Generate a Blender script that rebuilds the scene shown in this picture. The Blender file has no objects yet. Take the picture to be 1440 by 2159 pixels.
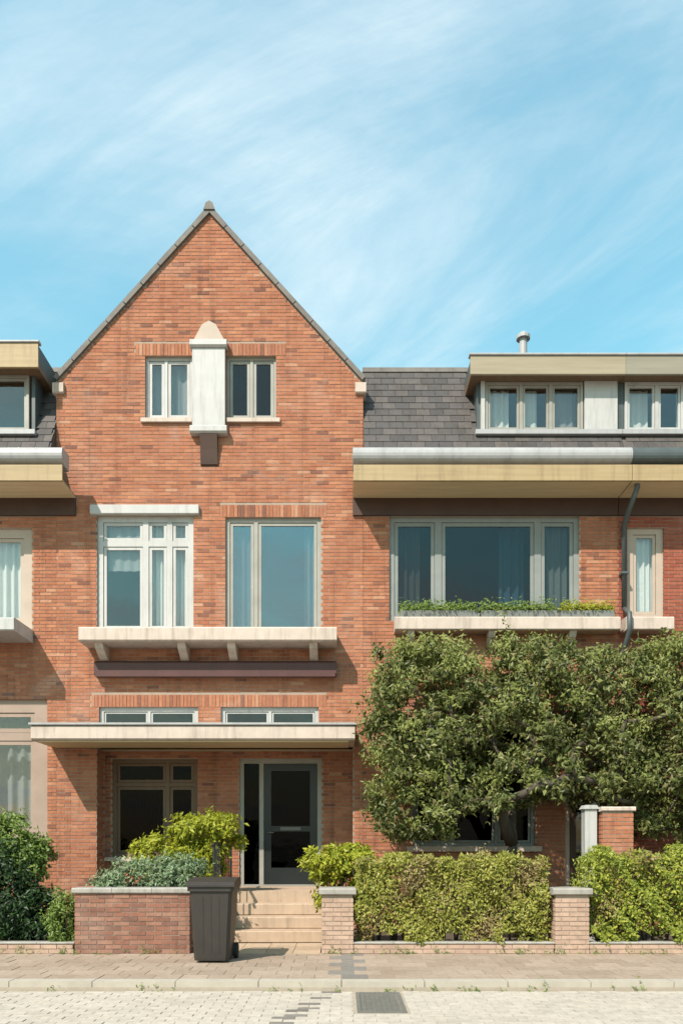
import bpy, math, random
import numpy as np
from mathutils import Vector

R = math.radians
rnd = random.Random(7)
scn = bpy.context.scene
C = scn.collection

# ------------------------------------------------------------------ camera
cam_d = bpy.data.cameras.new('camera')
cam = bpy.data.objects.new('camera', cam_d); C.objects.link(cam)
cam.location = (0, -14, 1.5)
cam.rotation_euler = (R(90), 0, 0)
cam_d.sensor_fit = 'HORIZONTAL'; cam_d.sensor_width = 36
cam_d.lens = 42.0
cam_d.shift_y = 0.486
cam_d.clip_end = 5000
scn.camera = cam

# ------------------------------------------------------------------ sky and sun
SUN_EL, SUN_AZ = 46, 35          # degrees; azimuth measured to the left behind the camera
w = bpy.data.worlds.new('World'); scn.world = w; w.use_nodes = True
nt = w.node_tree; N = nt.nodes; L = nt.links
N.clear()
def wn(t, **k):
    n = N.new(t)
    for a, b in k.items(): setattr(n, a, b)
    return n
sky = wn('ShaderNodeTexSky', sky_type='NISHITA', sun_disc=False)
sky.sun_elevation = R(SUN_EL); sky.sun_rotation = R(180 + SUN_AZ)
sky.air_density = 2.0; sky.dust_density = 1.0; sky.ozone_density = 3.0
tc = wn('ShaderNodeTexCoord')
sep = wn('ShaderNodeSeparateXYZ'); L.new(tc.outputs['Generated'], sep.inputs[0])
zz = wn('ShaderNodeMath', operation='ADD'); L.new(sep.outputs[2], zz.inputs[0]); zz.inputs[1].default_value = 0.18
zm = wn('ShaderNodeMath', operation='MAXIMUM'); L.new(zz.outputs[0], zm.inputs[0]); zm.inputs[1].default_value = 0.05
dx = wn('ShaderNodeMath', operation='DIVIDE'); L.new(sep.outputs[0], dx.inputs[0]); L.new(zm.outputs[0], dx.inputs[1])
dy = wn('ShaderNodeMath', operation='DIVIDE'); L.new(sep.outputs[1], dy.inputs[0]); L.new(zm.outputs[0], dy.inputs[1])
cmb = wn('ShaderNodeCombineXYZ'); L.new(dx.outputs[0], cmb.inputs[0]); L.new(dy.outputs[0], cmb.inputs[1])
def cloud(rot, scale, stretch, loc, detail, rough, dist):
    m = wn('ShaderNodeMapping', vector_type='TEXTURE')
    m.inputs['Rotation'].default_value = (0, 0, R(rot)); m.inputs['Scale'].default_value = (stretch, 1, 1)
    m.inputs['Location'].default_value = loc
    L.new(cmb.outputs[0], m.inputs[0])
    n = wn('ShaderNodeTexNoise'); n.inputs['Scale'].default_value = scale; n.inputs['Detail'].default_value = detail
    n.inputs['Roughness'].default_value = rough; n.inputs['Distortion'].default_value = dist
    L.new(m.outputs[0], n.inputs['Vector'])
    return n
c1 = cloud(-32, 1.5, 2.6, (4.95, -6.10, 0), 9, 0.6, 0.7)
c2 = cloud(-26, 3.6, 3.2, (-5.98, 4.78, 0), 11, 0.68, 1.1)
mr1 = wn('ShaderNodeMapRange', interpolation_type='SMOOTHSTEP'); L.new(c1.outputs[0], mr1.inputs[0]); mr1.inputs[1].default_value = .38; mr1.inputs[2].default_value = .66
mr2 = wn('ShaderNodeMapRange'); L.new(c2.outputs[0], mr2.inputs[0]); mr2.inputs[1].default_value = .3; mr2.inputs[2].default_value = .75
mr2.inputs[3].default_value = .35; mr2.inputs[4].default_value = 1.3
cm = wn('ShaderNodeMath', operation='MULTIPLY'); L.new(mr1.outputs[0], cm.inputs[0]); L.new(mr2.outputs[0], cm.inputs[1])
cv = wn('ShaderNodeMapRange'); L.new(cm.outputs[0], cv.inputs[0]); cv.inputs[3].default_value = .06; cv.inputs[4].default_value = .85
hz = wn('ShaderNodeMapRange', interpolation_type='SMOOTHSTEP'); L.new(sep.outputs[2], hz.inputs[0]); hz.inputs[1].default_value = -.05; hz.inputs[2].default_value = .42
tint = wn('ShaderNodeMix', data_type='RGBA', blend_type='MULTIPLY'); L.new(hz.outputs[0], tint.inputs[0])
L.new(sky.outputs[0], tint.inputs[6]); tint.inputs[7].default_value = (0.78, 1.32, 1.20, 1)
mx = wn('ShaderNodeMix', data_type='RGBA'); L.new(cv.outputs[0], mx.inputs[0]); L.new(tint.outputs[2], mx.inputs[6])
mx.inputs[7].default_value = (5.0, 5.7, 5.9, 1)
bg = wn('ShaderNodeBackground'); bg.inputs[1].default_value = 0.127
L.new(mx.outputs[2], bg.inputs[0])
wo = wn('ShaderNodeOutputWorld'); L.new(bg.outputs[0], wo.inputs[0])

sd = bpy.data.lights.new('sun', 'SUN'); sd.energy = 5.0; sd.angle = R(0.55); sd.color = (1, .915, .825)
so = bpy.data.objects.new('sun', sd); C.objects.link(so)
tosun = Vector((-math.sin(R(SUN_AZ))*math.cos(R(SUN_EL)), -math.cos(R(SUN_AZ))*math.cos(R(SUN_EL)), math.sin(R(SUN_EL))))
so.rotation_euler = tosun.to_track_quat('Z', 'Y').to_euler(); so.location = tosun*40
vs = scn.view_settings
vs.view_transform = 'Standard'; vs.look = 'None'; vs.gamma = 1; vs.exposure = 0.55; vs.use_curve_mapping = False

# ------------------------------------------------------------------ materials
def new_mat(name):
    m = bpy.data.materials.new(name); m.use_nodes = True
    return m, m.node_tree, m.node_tree.nodes['Principled BSDF']
def add(t, typ, **k):
    n = t.nodes.new(typ)
    for a, b in k.items(): setattr(n, a, b)
    return n
def obj_coord(t, scale=(1, 1, 1)):
    g = add(t, 'ShaderNodeNewGeometry'); m = add(t, 'ShaderNodeMapping')
    m.inputs['Scale'].default_value = scale
    t.links.new(g.outputs['Position'], m.inputs[0]); return m
def noise(t, scale, detail=5, rough=.55, vec=None, dist=0):
    n = add(t, 'ShaderNodeTexNoise'); n.inputs['Scale'].default_value = scale
    n.inputs['Detail'].default_value = detail; n.inputs['Roughness'].default_value = rough; n.inputs['Distortion'].default_value = dist
    if vec: t.links.new(vec.outputs[0], n.inputs['Vector'])
    return n
def ramp(t, src, stops):
    r = add(t, 'ShaderNodeValToRGB'); e = r.color_ramp.elements
    while len(e) < len(stops): e.new(0.5)
    for i, (p, c) in enumerate(stops): e[i].position = p; e[i].color = (*c, 1)
    t.links.new(src, r.inputs[0]); return r
def mix(t, fac, a, b, mode='MIX'):
    m = add(t, 'ShaderNodeMix', data_type='RGBA', blend_type=mode)
    for s, v in ((0, fac), (6, a), (7, b)):
        if isinstance(v, (int, float)): m.inputs[s].default_value = v
        elif isinstance(v, tuple): m.inputs[s].default_value = (*v, 1)
        else: t.links.new(v, m.inputs[s])
    return m
def piece_random(t):
    """one number per separate piece, whether it is its own object or an island of a joined mesh"""
    g = add(t, 'ShaderNodeNewGeometry'); o = add(t, 'ShaderNodeObjectInfo')
    s = add(t, 'ShaderNodeMath', operation='ADD'); t.links.new(g.outputs['Random Per Island'], s.inputs[0]); t.links.new(o.outputs['Random'], s.inputs[1])
    f = add(t, 'ShaderNodeMath', operation='FRACT'); t.links.new(s.outputs[0], f.inputs[0]); return f.outputs[0]
def bump(t, b, src, strength, dist=.01):
    n = add(t, 'ShaderNodeBump'); n.inputs['Strength'].default_value = strength; n.inputs['Distance'].default_value = dist
    t.links.new(src, n.inputs['Height']); t.links.new(n.outputs[0], b.inputs['Normal'])

K = .74     # the place is lit by a strong sun: base colours kept at real values
def kc(c): return tuple(x*K for x in c)
def mat_pieces(name, stops, rough=.85, grime=(.25, (.75, .72, .68)), gscale=1.3, bscale=70, bstr=.35, spec=.3, streak=0, salt=(.45, .36, .30)):
    """material for bricks, slates, tiles: a colour per piece, plus wear that runs over all of them"""
    m, t, b = new_mat(name)
    r = ramp(t, piece_random(t), [(p_, kc(c_)) for p_, c_ in stops])
    c = obj_coord(t)
    n1 = noise(t, gscale, 6, .6, c); n2 = noise(t, bscale, 4, .6, c); n3 = noise(t, 14, 4, .6, c)
    mr = add(t, 'ShaderNodeMapRange'); t.links.new(n1.outputs[0], mr.inputs[0]); mr.inputs[1].default_value = .42; mr.inputs[2].default_value = .72
    mr.inputs[4].default_value = grime[0]*2
    a = mix(t, mr.outputs[0], r.outputs[0], grime[1], 'MULTIPLY')
    rr = ramp(t, n3.outputs[0], [(.3, (.82, .82, .82)), (.7, (1.14, 1.14, 1.14))])
    a2 = mix(t, .8, a.outputs[2], rr.outputs[0], 'MULTIPLY')
    if streak:                      # rain streaks and pale salts that run over many pieces
        sc_ = obj_coord(t, (5.5, 5.5, .35)); n4 = noise(t, 1.0, 6, .65, sc_)
        m4 = add(t, 'ShaderNodeMapRange'); t.links.new(n4.outputs[0], m4.inputs[0]); m4.inputs[1].default_value = .52; m4.inputs[2].default_value = .74; m4.inputs[4].default_value = streak
        a2 = mix(t, m4.outputs[0], a2.outputs[2], (.50, .45, .42), 'MULTIPLY')
        n5 = noise(t, .75, 7, .68, c, .6); m5 = add(t, 'ShaderNodeMapRange'); t.links.new(n5.outputs[0], m5.inputs[0]); m5.inputs[1].default_value = .54; m5.inputs[2].default_value = .74; m5.inputs[4].default_value = streak*.42
        a2 = mix(t, m5.outputs[0], a2.outputs[2], salt)
    t.links.new(a2.outputs[2], b.inputs['Base Color'])
    b.inputs['Roughness'].default_value = rough; b.inputs['Specular IOR Level'].default_value = spec
    bump(t, b, n2.outputs[0], bstr, .004)
    return m
def mat_plain(name, col, col2=None, scale=3, rough=.6, bstr=.12, bscale=40, stretch=(1, 1, 1), spec=.4, metal=0, drip=0):
    m, t, b = new_mat(name); col = kc(col); col2 = kc(col2) if col2 else None
    c = obj_coord(t, stretch); n = noise(t, scale, 7, .62, c); n2 = noise(t, bscale, 4, .6, c)
    r = ramp(t, n.outputs[0], [(.33, col), (.72, col2 or tuple(x*.8 for x in col))])
    if drip:
        sc_ = obj_coord(t, (9, 9, .8)); n4 = noise(t, 1.0, 6, .7, sc_)
        m4 = add(t, 'ShaderNodeMapRange'); t.links.new(n4.outputs[0], m4.inputs[0]); m4.inputs[1].default_value = .5; m4.inputs[2].default_value = .75; m4.inputs[4].default_value = drip
        r = mix(t, m4.outputs[0], r.outputs[0], (.42, .40, .36), 'MULTIPLY'); t.links.new(r.outputs[2], b.inputs['Base Color'])
    else: t.links.new(r.outputs[0], b.inputs['Base Color'])
    b.inputs['Roughness'].default_value = rough; b.inputs['Specular IOR Level'].default_value = spec; b.inputs['Metallic'].default_value = metal
    bump(t, b, n2.outputs[0], bstr, .004)
    return m
def mat_leaf(name, stops, trans=.35, rough=.5):
    m, t, b = new_mat(name)
    r = ramp(t, piece_random(t), stops)
    t.links.new(r.outputs[0], b.inputs['Base Color']); b.inputs['Roughness'].default_value = rough; b.inputs['Specular IOR Level'].default_value = .35
    tr = add(t, 'ShaderNodeBsdfTranslucent'); t.links.new(r.outputs[0], tr.inputs[0])
    ms = add(t, 'ShaderNodeMixShader'); ms.inputs[0].default_value = trans
    t.links.new(b.outputs[0], ms.inputs[1]); t.links.new(tr.outputs[0], ms.inputs[2])
    t.links.new(ms.outputs[0], t.nodes['Material Output'].inputs[0]); return m
def mat_glass(name, tint=(.86, .92, .93), refl=.16):
    m, t, b = new_mat(name); t.nodes.remove(b)
    tr = add(t, 'ShaderNodeBsdfTransparent'); tr.inputs[0].default_value = (*tint, 1)
    gl = add(t, 'ShaderNodeBsdfGlossy'); gl.inputs['Roughness'].default_value = .015; gl.inputs['Color'].default_value = (.95, .97, 1, 1)
    lw = add(t, 'ShaderNodeLayerWeight'); lw.inputs[0].default_value = .5
    pw = add(t, 'ShaderNodeMath', operation='POWER'); t.links.new(lw.outputs['Facing'], pw.inputs[0]); pw.inputs[1].default_value = 5
    mr = add(t, 'ShaderNodeMapRange'); t.links.new(pw.outputs[0], mr.inputs[0]); mr.inputs[3].default_value = refl+.015; mr.inputs[4].default_value = 1
    c = obj_coord(t); n = noise(t, 2.2, 2, .5, c)
    bp = add(t, 'ShaderNodeBump'); bp.inputs['Strength'].default_value = .16; bp.inputs['Distance'].default_value = .02
    t.links.new(n.outputs[0], bp.inputs['Height']); t.links.new(bp.outputs[0], gl.inputs['Normal'])
    ms = add(t, 'ShaderNodeMixShader'); t.links.new(mr.outputs[0], ms.inputs[0]); t.links.new(tr.outputs[0], ms.inputs[1]); t.links.new(gl.outputs[0], ms.inputs[2])
    t.links.new(ms.outputs[0], t.nodes['Material Output'].inputs[0]); return m

M = {}
M['brick'] = mat_pieces('orange_brick', [(0, (.25, .105, .07)), (.035, (.32, .125, .075)), (.05, (.43, .155, .08)), (.3, (.49, .19, .10)), (.55, (.45, .175, .098)), (.78, (.56, .235, .125)), (.95, (.40, .145, .08)), (.97, (.56, .26, .15)), (1, (.57, .30, .185))], grime=(.26, (.74, .68, .64)), streak=.85)
M['brick_red'] = mat_pieces('red_brick', [(0, (.34, .085, .05)), (.5, (.40, .12, .07)), (1, (.28, .075, .05))], streak=.5)
M['brick_wall'] = mat_pieces('weathered_brick', [(0, (.26, .12, .085)), (.35, (.34, .15, .10)), (.7, (.38, .20, .14)), (1, (.22, .11, .085))], grime=(.3, (.72, .7, .66)), gscale=3, streak=.6)
M['brick_pale'] = mat_pieces('pale_pink_brick', [(0, (.52, .35, .26)), (.5, (.58, .40, .30)), (1, (.48, .32, .24))], gscale=3)
M['mortar'] = mat_plain('lime_mortar', (.46, .36, .28), (.36, .28, .22), 5, .95, .4, 90)
M['slate'] = mat_pieces('grey_slate', [(0, (.075, .066, .063)), (.4, (.10, .088, .083)), (.75, (.128, .109, .099)), (1, (.088, .079, .078))], rough=.65, grime=(.3, (.8, .78, .7)), bstr=.2, streak=.5, salt=(.20, .19, .12))
M['roof_tile'] = mat_pieces('dark_roof_tile', [(0, (.10, .085, .075)), (1, (.16, .13, .11))])
M['stone'] = mat_plain('cream_stone', (.70, .57, .485), (.57, .465, .39), 3.5, .8, .25, 60, drip=.75)
M['cap'] = mat_plain('grey_concrete_cap', (.45, .41, .36), (.31, .29, .255), 5, .85, .3, 60, drip=.6)
M['coping'] = mat_plain('grey_lead_coping', (.22, .195, .17), (.15, .13, .115), 6, .7, .2, 40, drip=.5)
M['pinkstone'] = mat_plain('pinkish_stone', (.43, .31, .245), (.36, .26, .20), 3, .7, .15, 60)
M['white'] = mat_plain('white_paint', (.58, .565, .54), (.51, .495, .47), 2.5, .45, .05, 60, drip=.5)
M['cream'] = mat_plain('cream_paint', (.56, .44, .35), (.48, .38, .30), 3, .5, .08, 60)
M['greige'] = mat_plain('grey_beige_paint', (.40, .38, .33), (.32, .30, .26), 3, .5, .08, 60)
M['tan'] = mat_plain('tan_timber', (.49, .36, .19), (.38, .27, .14), 2.2, .6, .2, 30, (.4, 4, 8), drip=.5)
M['tan_soffit'] = mat_plain('pale_tan_boards', (.82, .64, .40), (.68, .53, .33), 2.2, .6, .2, 30, (.4, 4, 8))
M['tan_grey'] = mat_plain('greyed_timber', (.33, .30, .23), (.27, .24, .18), 2.2, .6, .2, 30, (.4, 4, 8))
M['tan_dull'] = mat_plain('dull_tan_timber', (.42, .35, .24), (.33, .27, .18), 2.2, .6, .2, 30, (.4, 4, 8))
M['brown'] = mat_plain('dark_brown_paint', (.085, .04, .026), (.06, .03, .02), 3, .5, .1, 40)
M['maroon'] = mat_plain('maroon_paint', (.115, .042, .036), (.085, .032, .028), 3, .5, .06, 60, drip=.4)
M['wood'] = mat_plain('brown_stained_wood', (.20, .12, .065), (.14, .085, .048), 3, .55, .15, 40, (6, 4, .6))
M['zinc'] = mat_plain('pale_zinc', (.47, .46, .455), (.37, .365, .36), 2.5, .5, .1, 30, spec=.5, drip=.4)
M['zinc_dark'] = mat_plain('dark_zinc', (.10, .12, .12), (.07, .085, .085), 3, .5, .1, 30)
M['iron'] = mat_plain('black_iron', (.035, .035, .036), (.02, .02, .02), 8, .45, .1, 60, spec=.5)
M['bin'] = mat_plain('grey_brown_plastic', (.048, .04, .034), (.034, .029, .025), 4, .5, .08, 90)
M['rubber'] = mat_plain('black_rubber', (.025, .025, .025), (.018, .018, .018), 8, .8)
M['door'] = mat_plain('black_green_paint', (.018, .022, .022), (.013, .016, .016), 3, .35, .05, 40)
M['plaster'] = mat_plain('room_plaster', (.22, .19, .16), (.18, .16, .13), 2, .9)
M['fabric'] = mat_leaf('white_net_curtain', [(0, (.80, .80, .77)), (1, (.84, .83, .80))], .35, .9)
M['fabric_grey'] = mat_leaf('grey_blue_blind', [(0, (.24, .25, .25)), (1, (.27, .28, .28))], .2, .9)
M['reflect_blue'] = mat_leaf('blue_reflection', [(0, (.16, .36, .56)), (1, (.18, .40, .60))], .3, .9)  # colour of a painted reflection, hung as a sheet behind the glass
M['fabric_brown'] = mat_leaf('red_brown_curtain', [(0, (.075, .028, .014)), (1, (.085, .032, .016))], .1, .9)
M['glass'] = mat_glass('window_glass', (.92, .94, .93), refl=.05)
M['glass_dark'] = mat_glass('tinted_glass', (.4, .42, .41), .05)
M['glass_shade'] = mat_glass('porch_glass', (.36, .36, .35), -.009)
M['frame_shade'] = mat_plain('shaded_frame_paint', (.30, .31, .29), (.24, .25, .235), 3, .5, .08, 60)  # shade on the right neighbour's frames put into this grey; the troughs share it
M['glass_sky'] = mat_glass('reflective_glass', (.7, .75, .76), .13)
M['glass_mid'] = mat_glass('clear_glass', (.55, .58, .58), .022)
M['soil'] = mat_plain('garden_soil', (.13, .09, .06), (.08, .06, .04), 6, .95, .8, 30)
M['ground'] = mat_plain('bare_ground', (.24, .20, .15), (.18, .155, .115), 2, .95, .4, 20)
M['sand'] = mat_plain('joint_sand', (.46, .385, .30), (.36, .30, .235), 8, .95, .5, 90)
M['tile'] = mat_pieces('beige_pink_paving', [(0, (.37, .275, .205)), (.4, (.41, .31, .235)), (.8, (.45, .345, .265)), (1, (.35, .26, .195))], grime=(.22, (.74, .71, .66)), gscale=1.6, bscale=120, streak=0)
M['paver'] = mat_pieces('pale_sand_paver', [(0, (.53, .46, .385)), (.5, (.57, .50, .42)), (1, (.49, .43, .36))], grime=(.16, (.80, .77, .72)), gscale=1.1, bscale=120)
M['paver_dark'] = mat_pieces('dark_grey_paver', [(0, (.19, .165, .145)), (1, (.27, .24, .21))], bscale=120)
M['path'] = mat_pieces('sandstone_flag', [(0, (.52, .38, .26)), (.5, (.58, .43, .30)), (1, (.48, .35, .24))], bscale=100)
M['kerb'] = mat_plain('kerb_stone', (.52, .46, .38), (.42, .37, .30), 4, .85, .3, 60)
M['step'] = mat_plain('sandstone_step', (.60, .44, .31), (.47, .34, .235), 3, .8, .25, 50, drip=.6)
M['steel'] = mat_plain('worn_cover_steel', (.20, .19, .165), (.15, .14, .12), 10, .6, .3, 60)
M['bark'] = mat_plain('brown_bark', (.105, .08, .055), (.06, .046, .032), 12, .9, .8, 40, (1, 1, .25))
M['solar'] = mat_plain('blue_grey_panel', (.07, .11, .13), (.05, .085, .10), 3, .25)
M['leaf_tree'] = mat_leaf('tree_leaf', [(0, (.055, .072, .02)), (.3, (.105, .128, .034)), (.55, (.16, .18, .052)), (.8, (.25, .26, .088)), (1, (.17, .135, .065))], .34)
M['leaf_sunlit'] = mat_leaf('sunlit_tree_leaf', [(0, (.16, .19, .045)), (.5, (.24, .265, .07)), (1, (.32, .33, .11))], .4)  # paler leaf colour that paints sunlight onto the crown
M['leaf_dry'] = mat_leaf('dry_hedge_leaf', [(0, (.18, .135, .05)), (.6, (.30, .225, .09)), (1, (.38, .30, .14))], .3)
M['leaf_hedge'] = mat_leaf('hedge_leaf', [(0, (.17, .19, .03)), (.4, (.27, .275, .045)), (.8, (.37, .35, .075)), (1, (.44, .40, .12))], .38)
M['leaf_bright'] = mat_leaf('bright_hedge_leaf', [(0, (.14, .185, .026)), (.5, (.25, .29, .04)), (1, (.44, .44, .07))], .38)
M['leaf_gold'] = mat_leaf('golden_leaf', [(0, (.20, .235, .02)), (.5, (.33, .345, .03)), (1, (.42, .41, .04))], .4)
M['leaf_dark'] = mat_leaf('dark_evergreen_leaf', [(0, (.008, .022, .006)), (.6, (.016, .042, .008)), (1, (.03, .07, .012))], .15)
M['leaf_mid'] = mat_leaf('mid_green_leaf', [(0, (.10, .16, .03)), (.6, (.17, .24, .05)), (1, (.25, .32, .07))], .35)
M['leaf_pale'] = mat_leaf('pale_grey_green_leaf', [(0, (.15, .22, .11)), (.6, (.22, .30, .15)), (1, (.30, .34, .22))], .35)

# ------------------------------------------------------------------ helpers
WP = {}      # world position of each object's origin
def link(o, parent=None, pos=(0, 0, 0)):
    C.objects.link(o); p = Vector(pos); WP[o] = p
    if parent is not None: o.parent = parent; o.location = p - WP[parent]
    else: o.location = p
    return o
def tag(o, label=None, cat=None, group=None, kind=None):
    if label: o['label'] = label
    if cat: o['category'] = cat
    if group: o['group'] = group
    if kind: o['kind'] = kind
    return o
def thing(name, pos, label, cat, group=None):
    return tag(link(bpy.data.objects.new(name, None), None, pos), label, cat, group)
class MB:
    def __init__(s): s.v = []; s.f = []
    def poly(s, vs, fs):
        b = len(s.v); s.v += [tuple(v) for v in vs]; s.f += [tuple(b+i for i in f) for f in fs]; return s
    def box(s, x0, x1, y0, y1, z0, z1):
        return s.poly([(x0,y0,z0),(x1,y0,z0),(x1,y1,z0),(x0,y1,z0),(x0,y0,z1),(x1,y0,z1),(x1,y1,z1),(x0,y1,z1)],
                      [(0,3,2,1),(4,5,6,7),(0,1,5,4),(1,2,6,5),(2,3,7,6),(3,0,4,7)])
    def chamfer(s, x0, x1, y0, y1, z0, z1, c):
        """box with its long upper and front edges chamfered"""
        prof = [(y0, z0+c), (y0+c, z0), (y1, z0), (y1, z1), (y0+c, z1), (y0, z1-c)]
        n = len(prof); b = [(x0, y, z) for y, z in prof] + [(x1, y, z) for y, z in prof]
        return s.poly(b, [tuple(range(n)), tuple(range(2*n-1, n-1, -1))] + [(i, i+n, (i+1) % n + n, (i+1) % n) for i in range(n)])
    def prism(s, pts, y0, y1):
        """polygon in x,z (any turn) extruded along y"""
        n = len(pts)
        a = sum(pts[i][0]*pts[(i+1) % n][1]-pts[(i+1) % n][0]*pts[i][1] for i in range(n))
        if a < 0: pts = pts[::-1]
        vs = [(x, y0, z) for x, z in pts]+[(x, y1, z) for x, z in pts]
        return s.poly(vs, [tuple(range(n)), tuple(range(2*n-1, n-1, -1))]+[((i+1) % n, i, i+n, (i+1) % n+n) for i in range(n)])
    def prof_x(s, prof, x0, x1):
        """profile in y,z extruded along x"""
        n = len(prof); vs = [(x0, y, z) for y, z in prof]+[(x1, y, z) for y, z in prof]
        return s.poly(vs, [tuple(range(n)), tuple(range(2*n-1, n-1, -1))]+[((i+1) % n, i, i+n, (i+1) % n+n) for i in range(n)])
    def tube(s, pts, rads, n=8):
        pts = [Vector(p) for p in pts]; rings = []
        for i, p in enumerate(pts):
            d = (pts[min(i+1, len(pts)-1)]-pts[max(i-1, 0)]).normalized()
            a = d.cross(Vector((0, 1, 0) if abs(d.y) < .9 else (1, 0, 0))).normalized(); b = d.cross(a)
            r = rads[i] if isinstance(rads, (list, tuple)) else rads
            rings.append([p+(a*math.cos(2*math.pi*k/n)+b*math.sin(2*math.pi*k/n))*r for k in range(n)])
        vs = [v for r_ in rings for v in r_]; fs = []
        for i in range(len(pts)-1):
            for k in range(n): fs.append((i*n+k, i*n+(k+1) % n, (i+1)*n+(k+1) % n, (i+1)*n+k))
        fs.append(tuple(range(n))[::-1]); fs.append(tuple(range(len(vs)-n, len(vs))))
        return s.poly(vs, fs)
    def build(s, name, mat, parent=None, kind=None, label=None, smooth=False):
        a = np.array(s.v, dtype=float); c = (a.min(0)+a.max(0))/2
        if parent is None: c[2] = a[:, 2].min()
        me = bpy.data.meshes.new(name); me.from_pydata([tuple(v) for v in a-c], [], s.f); me.update()
        me.materials.append(M[mat])
        if smooth: me.polygons.foreach_set('use_smooth', [True]*len(me.polygons))
        o = link(bpy.data.objects.new(name, me), parent, c)
        return tag(o, label, kind=kind)
def np_mesh(name, verts, faces, mat, parent, kind=None, smooth=False):
    """verts (n,3), faces (m,k) arrays, fast"""
    c = (verts.min(0)+verts.max(0))/2; verts = (verts-c).astype(np.float32)
    me = bpy.data.meshes.new(name); m, k = faces.shape
    me.vertices.add(len(verts)); me.vertices.foreach_set('co', verts.ravel())
    me.loops.add(m*k); me.loops.foreach_set('vertex_index', faces.ravel().astype(np.int32))
    me.polygons.add(m); me.polygons.foreach_set('loop_start', np.arange(0, m*k, k, dtype=np.int32))
    me.update(calc_edges=True); me.shade_flat(); me.materials.append(M[mat])
    o = link(bpy.data.objects.new(name, me), parent, c)
    return tag(o, kind=kind)

# ---- many small box pieces: (x0,x1,y0,y1,z0,z1)
UNIT = {}
def unit(name, mat):
    if (name, mat) not in UNIT:
        b = MB(); e = .04
        vs = []
        for z, i in ((-.5, 0), (.5, 0)):
            vs += [(-.5, -.5, z), (.5, -.5, z), (.5, .5, z), (-.5, .5, z)]
        me = bpy.data.meshes.new(name)
        me.from_pydata(vs, [], [(0,3,2,1),(4,5,6,7),(0,1,5,4),(1,2,6,5),(2,3,7,6),(3,0,4,7)]); me.materials.append(M[mat]); UNIT[name, mat] = me
    return UNIT[name, mat]
def pieces(name, stuff_name, boxes, mat, parent, prefer=None, limit=300, tilt=None):
    """up to `limit` boxes as objects of their own, the rest joined as one part"""
    if prefer: boxes = sorted(boxes, key=prefer)
    me = unit(name, mat)
    for b in boxes[:limit]:
        o = bpy.data.objects.new(name, me)
        link(o, parent, ((b[0]+b[1])/2, (b[2]+b[3])/2, (b[4]+b[5])/2)); o.scale = (b[1]-b[0], b[3]-b[2], b[5]-b[4])
        if tilt: o.rotation_euler = tilt
    rest = np.array(boxes[limit:])
    if len(rest):
        ix = np.array([[0,2,4],[1,2,4],[1,3,4],[0,3,4],[0,2,5],[1,2,5],[1,3,5],[0,3,5]])
        v = rest[:, ix].reshape(-1, 3)
        f = np.array([(0,3,2,1),(4,5,6,7),(0,1,5,4),(1,2,6,5),(2,3,7,6),(3,0,4,7)])
        fs = (np.arange(len(rest))[:, None, None]*8+f[None]).reshape(-1, 4)
        np_mesh(stuff_name, v, fs, mat, parent, 'stuff')
def clip_poly(p, a, b, c):
    """keep a*x+b*z<=c"""
    out = []
    for i in range(len(p)):
        q, r_ = p[i], p[(i+1) % len(p)]; dq = a*q[0]+b*q[1]-c; dr = a*r_[0]+b*r_[1]-c
        if dq <= 1e-9: out.append(q)
        if (dq < -1e-9 and dr > 1e-9) or (dq > 1e-9 and dr < -1e-9):
            u = dq/(dq-dr); out.append((q[0]+(r_[0]-q[0])*u, q[1]+(r_[1]-q[1])*u))
    return out
def wall_mesh(x0, x1, z0, z1, holes, y0, y1, clips=()):
    xs = sorted({x0, x1, *[min(max(h[i], x0), x1) for h in holes for i in (0, 1)]})
    zs = sorted({z0, z1, *[min(max(h[i], z0), z1) for h in holes for i in (2, 3)]})
    b = MB()
    for i in range(len(xs)-1):
        run = None
        for k in range(len(zs)-1):
            cx, cz = (xs[i]+xs[i+1])/2, (zs[k]+zs[k+1])/2
            if any(h[0] < cx < h[1] and h[2] < cz < h[3] for h in holes): continue
            p = [(xs[i], zs[k]), (xs[i+1], zs[k]), (xs[i+1], zs[k+1]), (xs[i], zs[k+1])]
            for cl in clips:
                p = clip_poly(p, *cl)
                if len(p) < 3: break
            if len(p) >= 3: b.prism(p, y0, y1)
    return b
def brick_boxes(x0, x1, z0, z1, holes, yf, clips=(), L_=.21, H=.052, J=.011, depth=.03, phase=0):
    out = []; n = int((z1-z0)/(H+J))
    for k in range(n):
        za = z0+k*(H+J)+J/2; zb = za+H; zc = (za+zb)/2
        a, b = x0, x1
        for (ca, cb, cc) in clips:
            lim = (cc-cb*zb)/ca
            if ca > 0: b = min(b, lim)
            else: a = max(a, lim)
        iv = [(a, b)]
        for h in holes:
            if h[2]-.012 < zc < h[3]+.012:
                nv = []
                for p, q in iv:
                    if h[1] <= p or h[0] >= q: nv.append((p, q)); continue
                    if h[0] > p: nv.append((p, h[0]))
                    if h[1] < q: nv.append((h[1], q))
                iv = nv
        off = (L_+J)/2*((k+phase) % 2)
        for p, q in iv:
            i = math.floor((p-off)/(L_+J))
            while i*(L_+J)+off < q:
                a_, b_ = max(i*(L_+J)+off+J/2, p), min((i+1)*(L_+J)+off-J/2, q); i += 1
                if b_-a_ > .03:
                    y = yf+rnd.uniform(-.0022, .0022)
                    out.append((a_, b_, y, y+depth, za+rnd.uniform(-.0015, .0015), zb+rnd.uniform(-.0015, .0015)))
    return out
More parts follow.
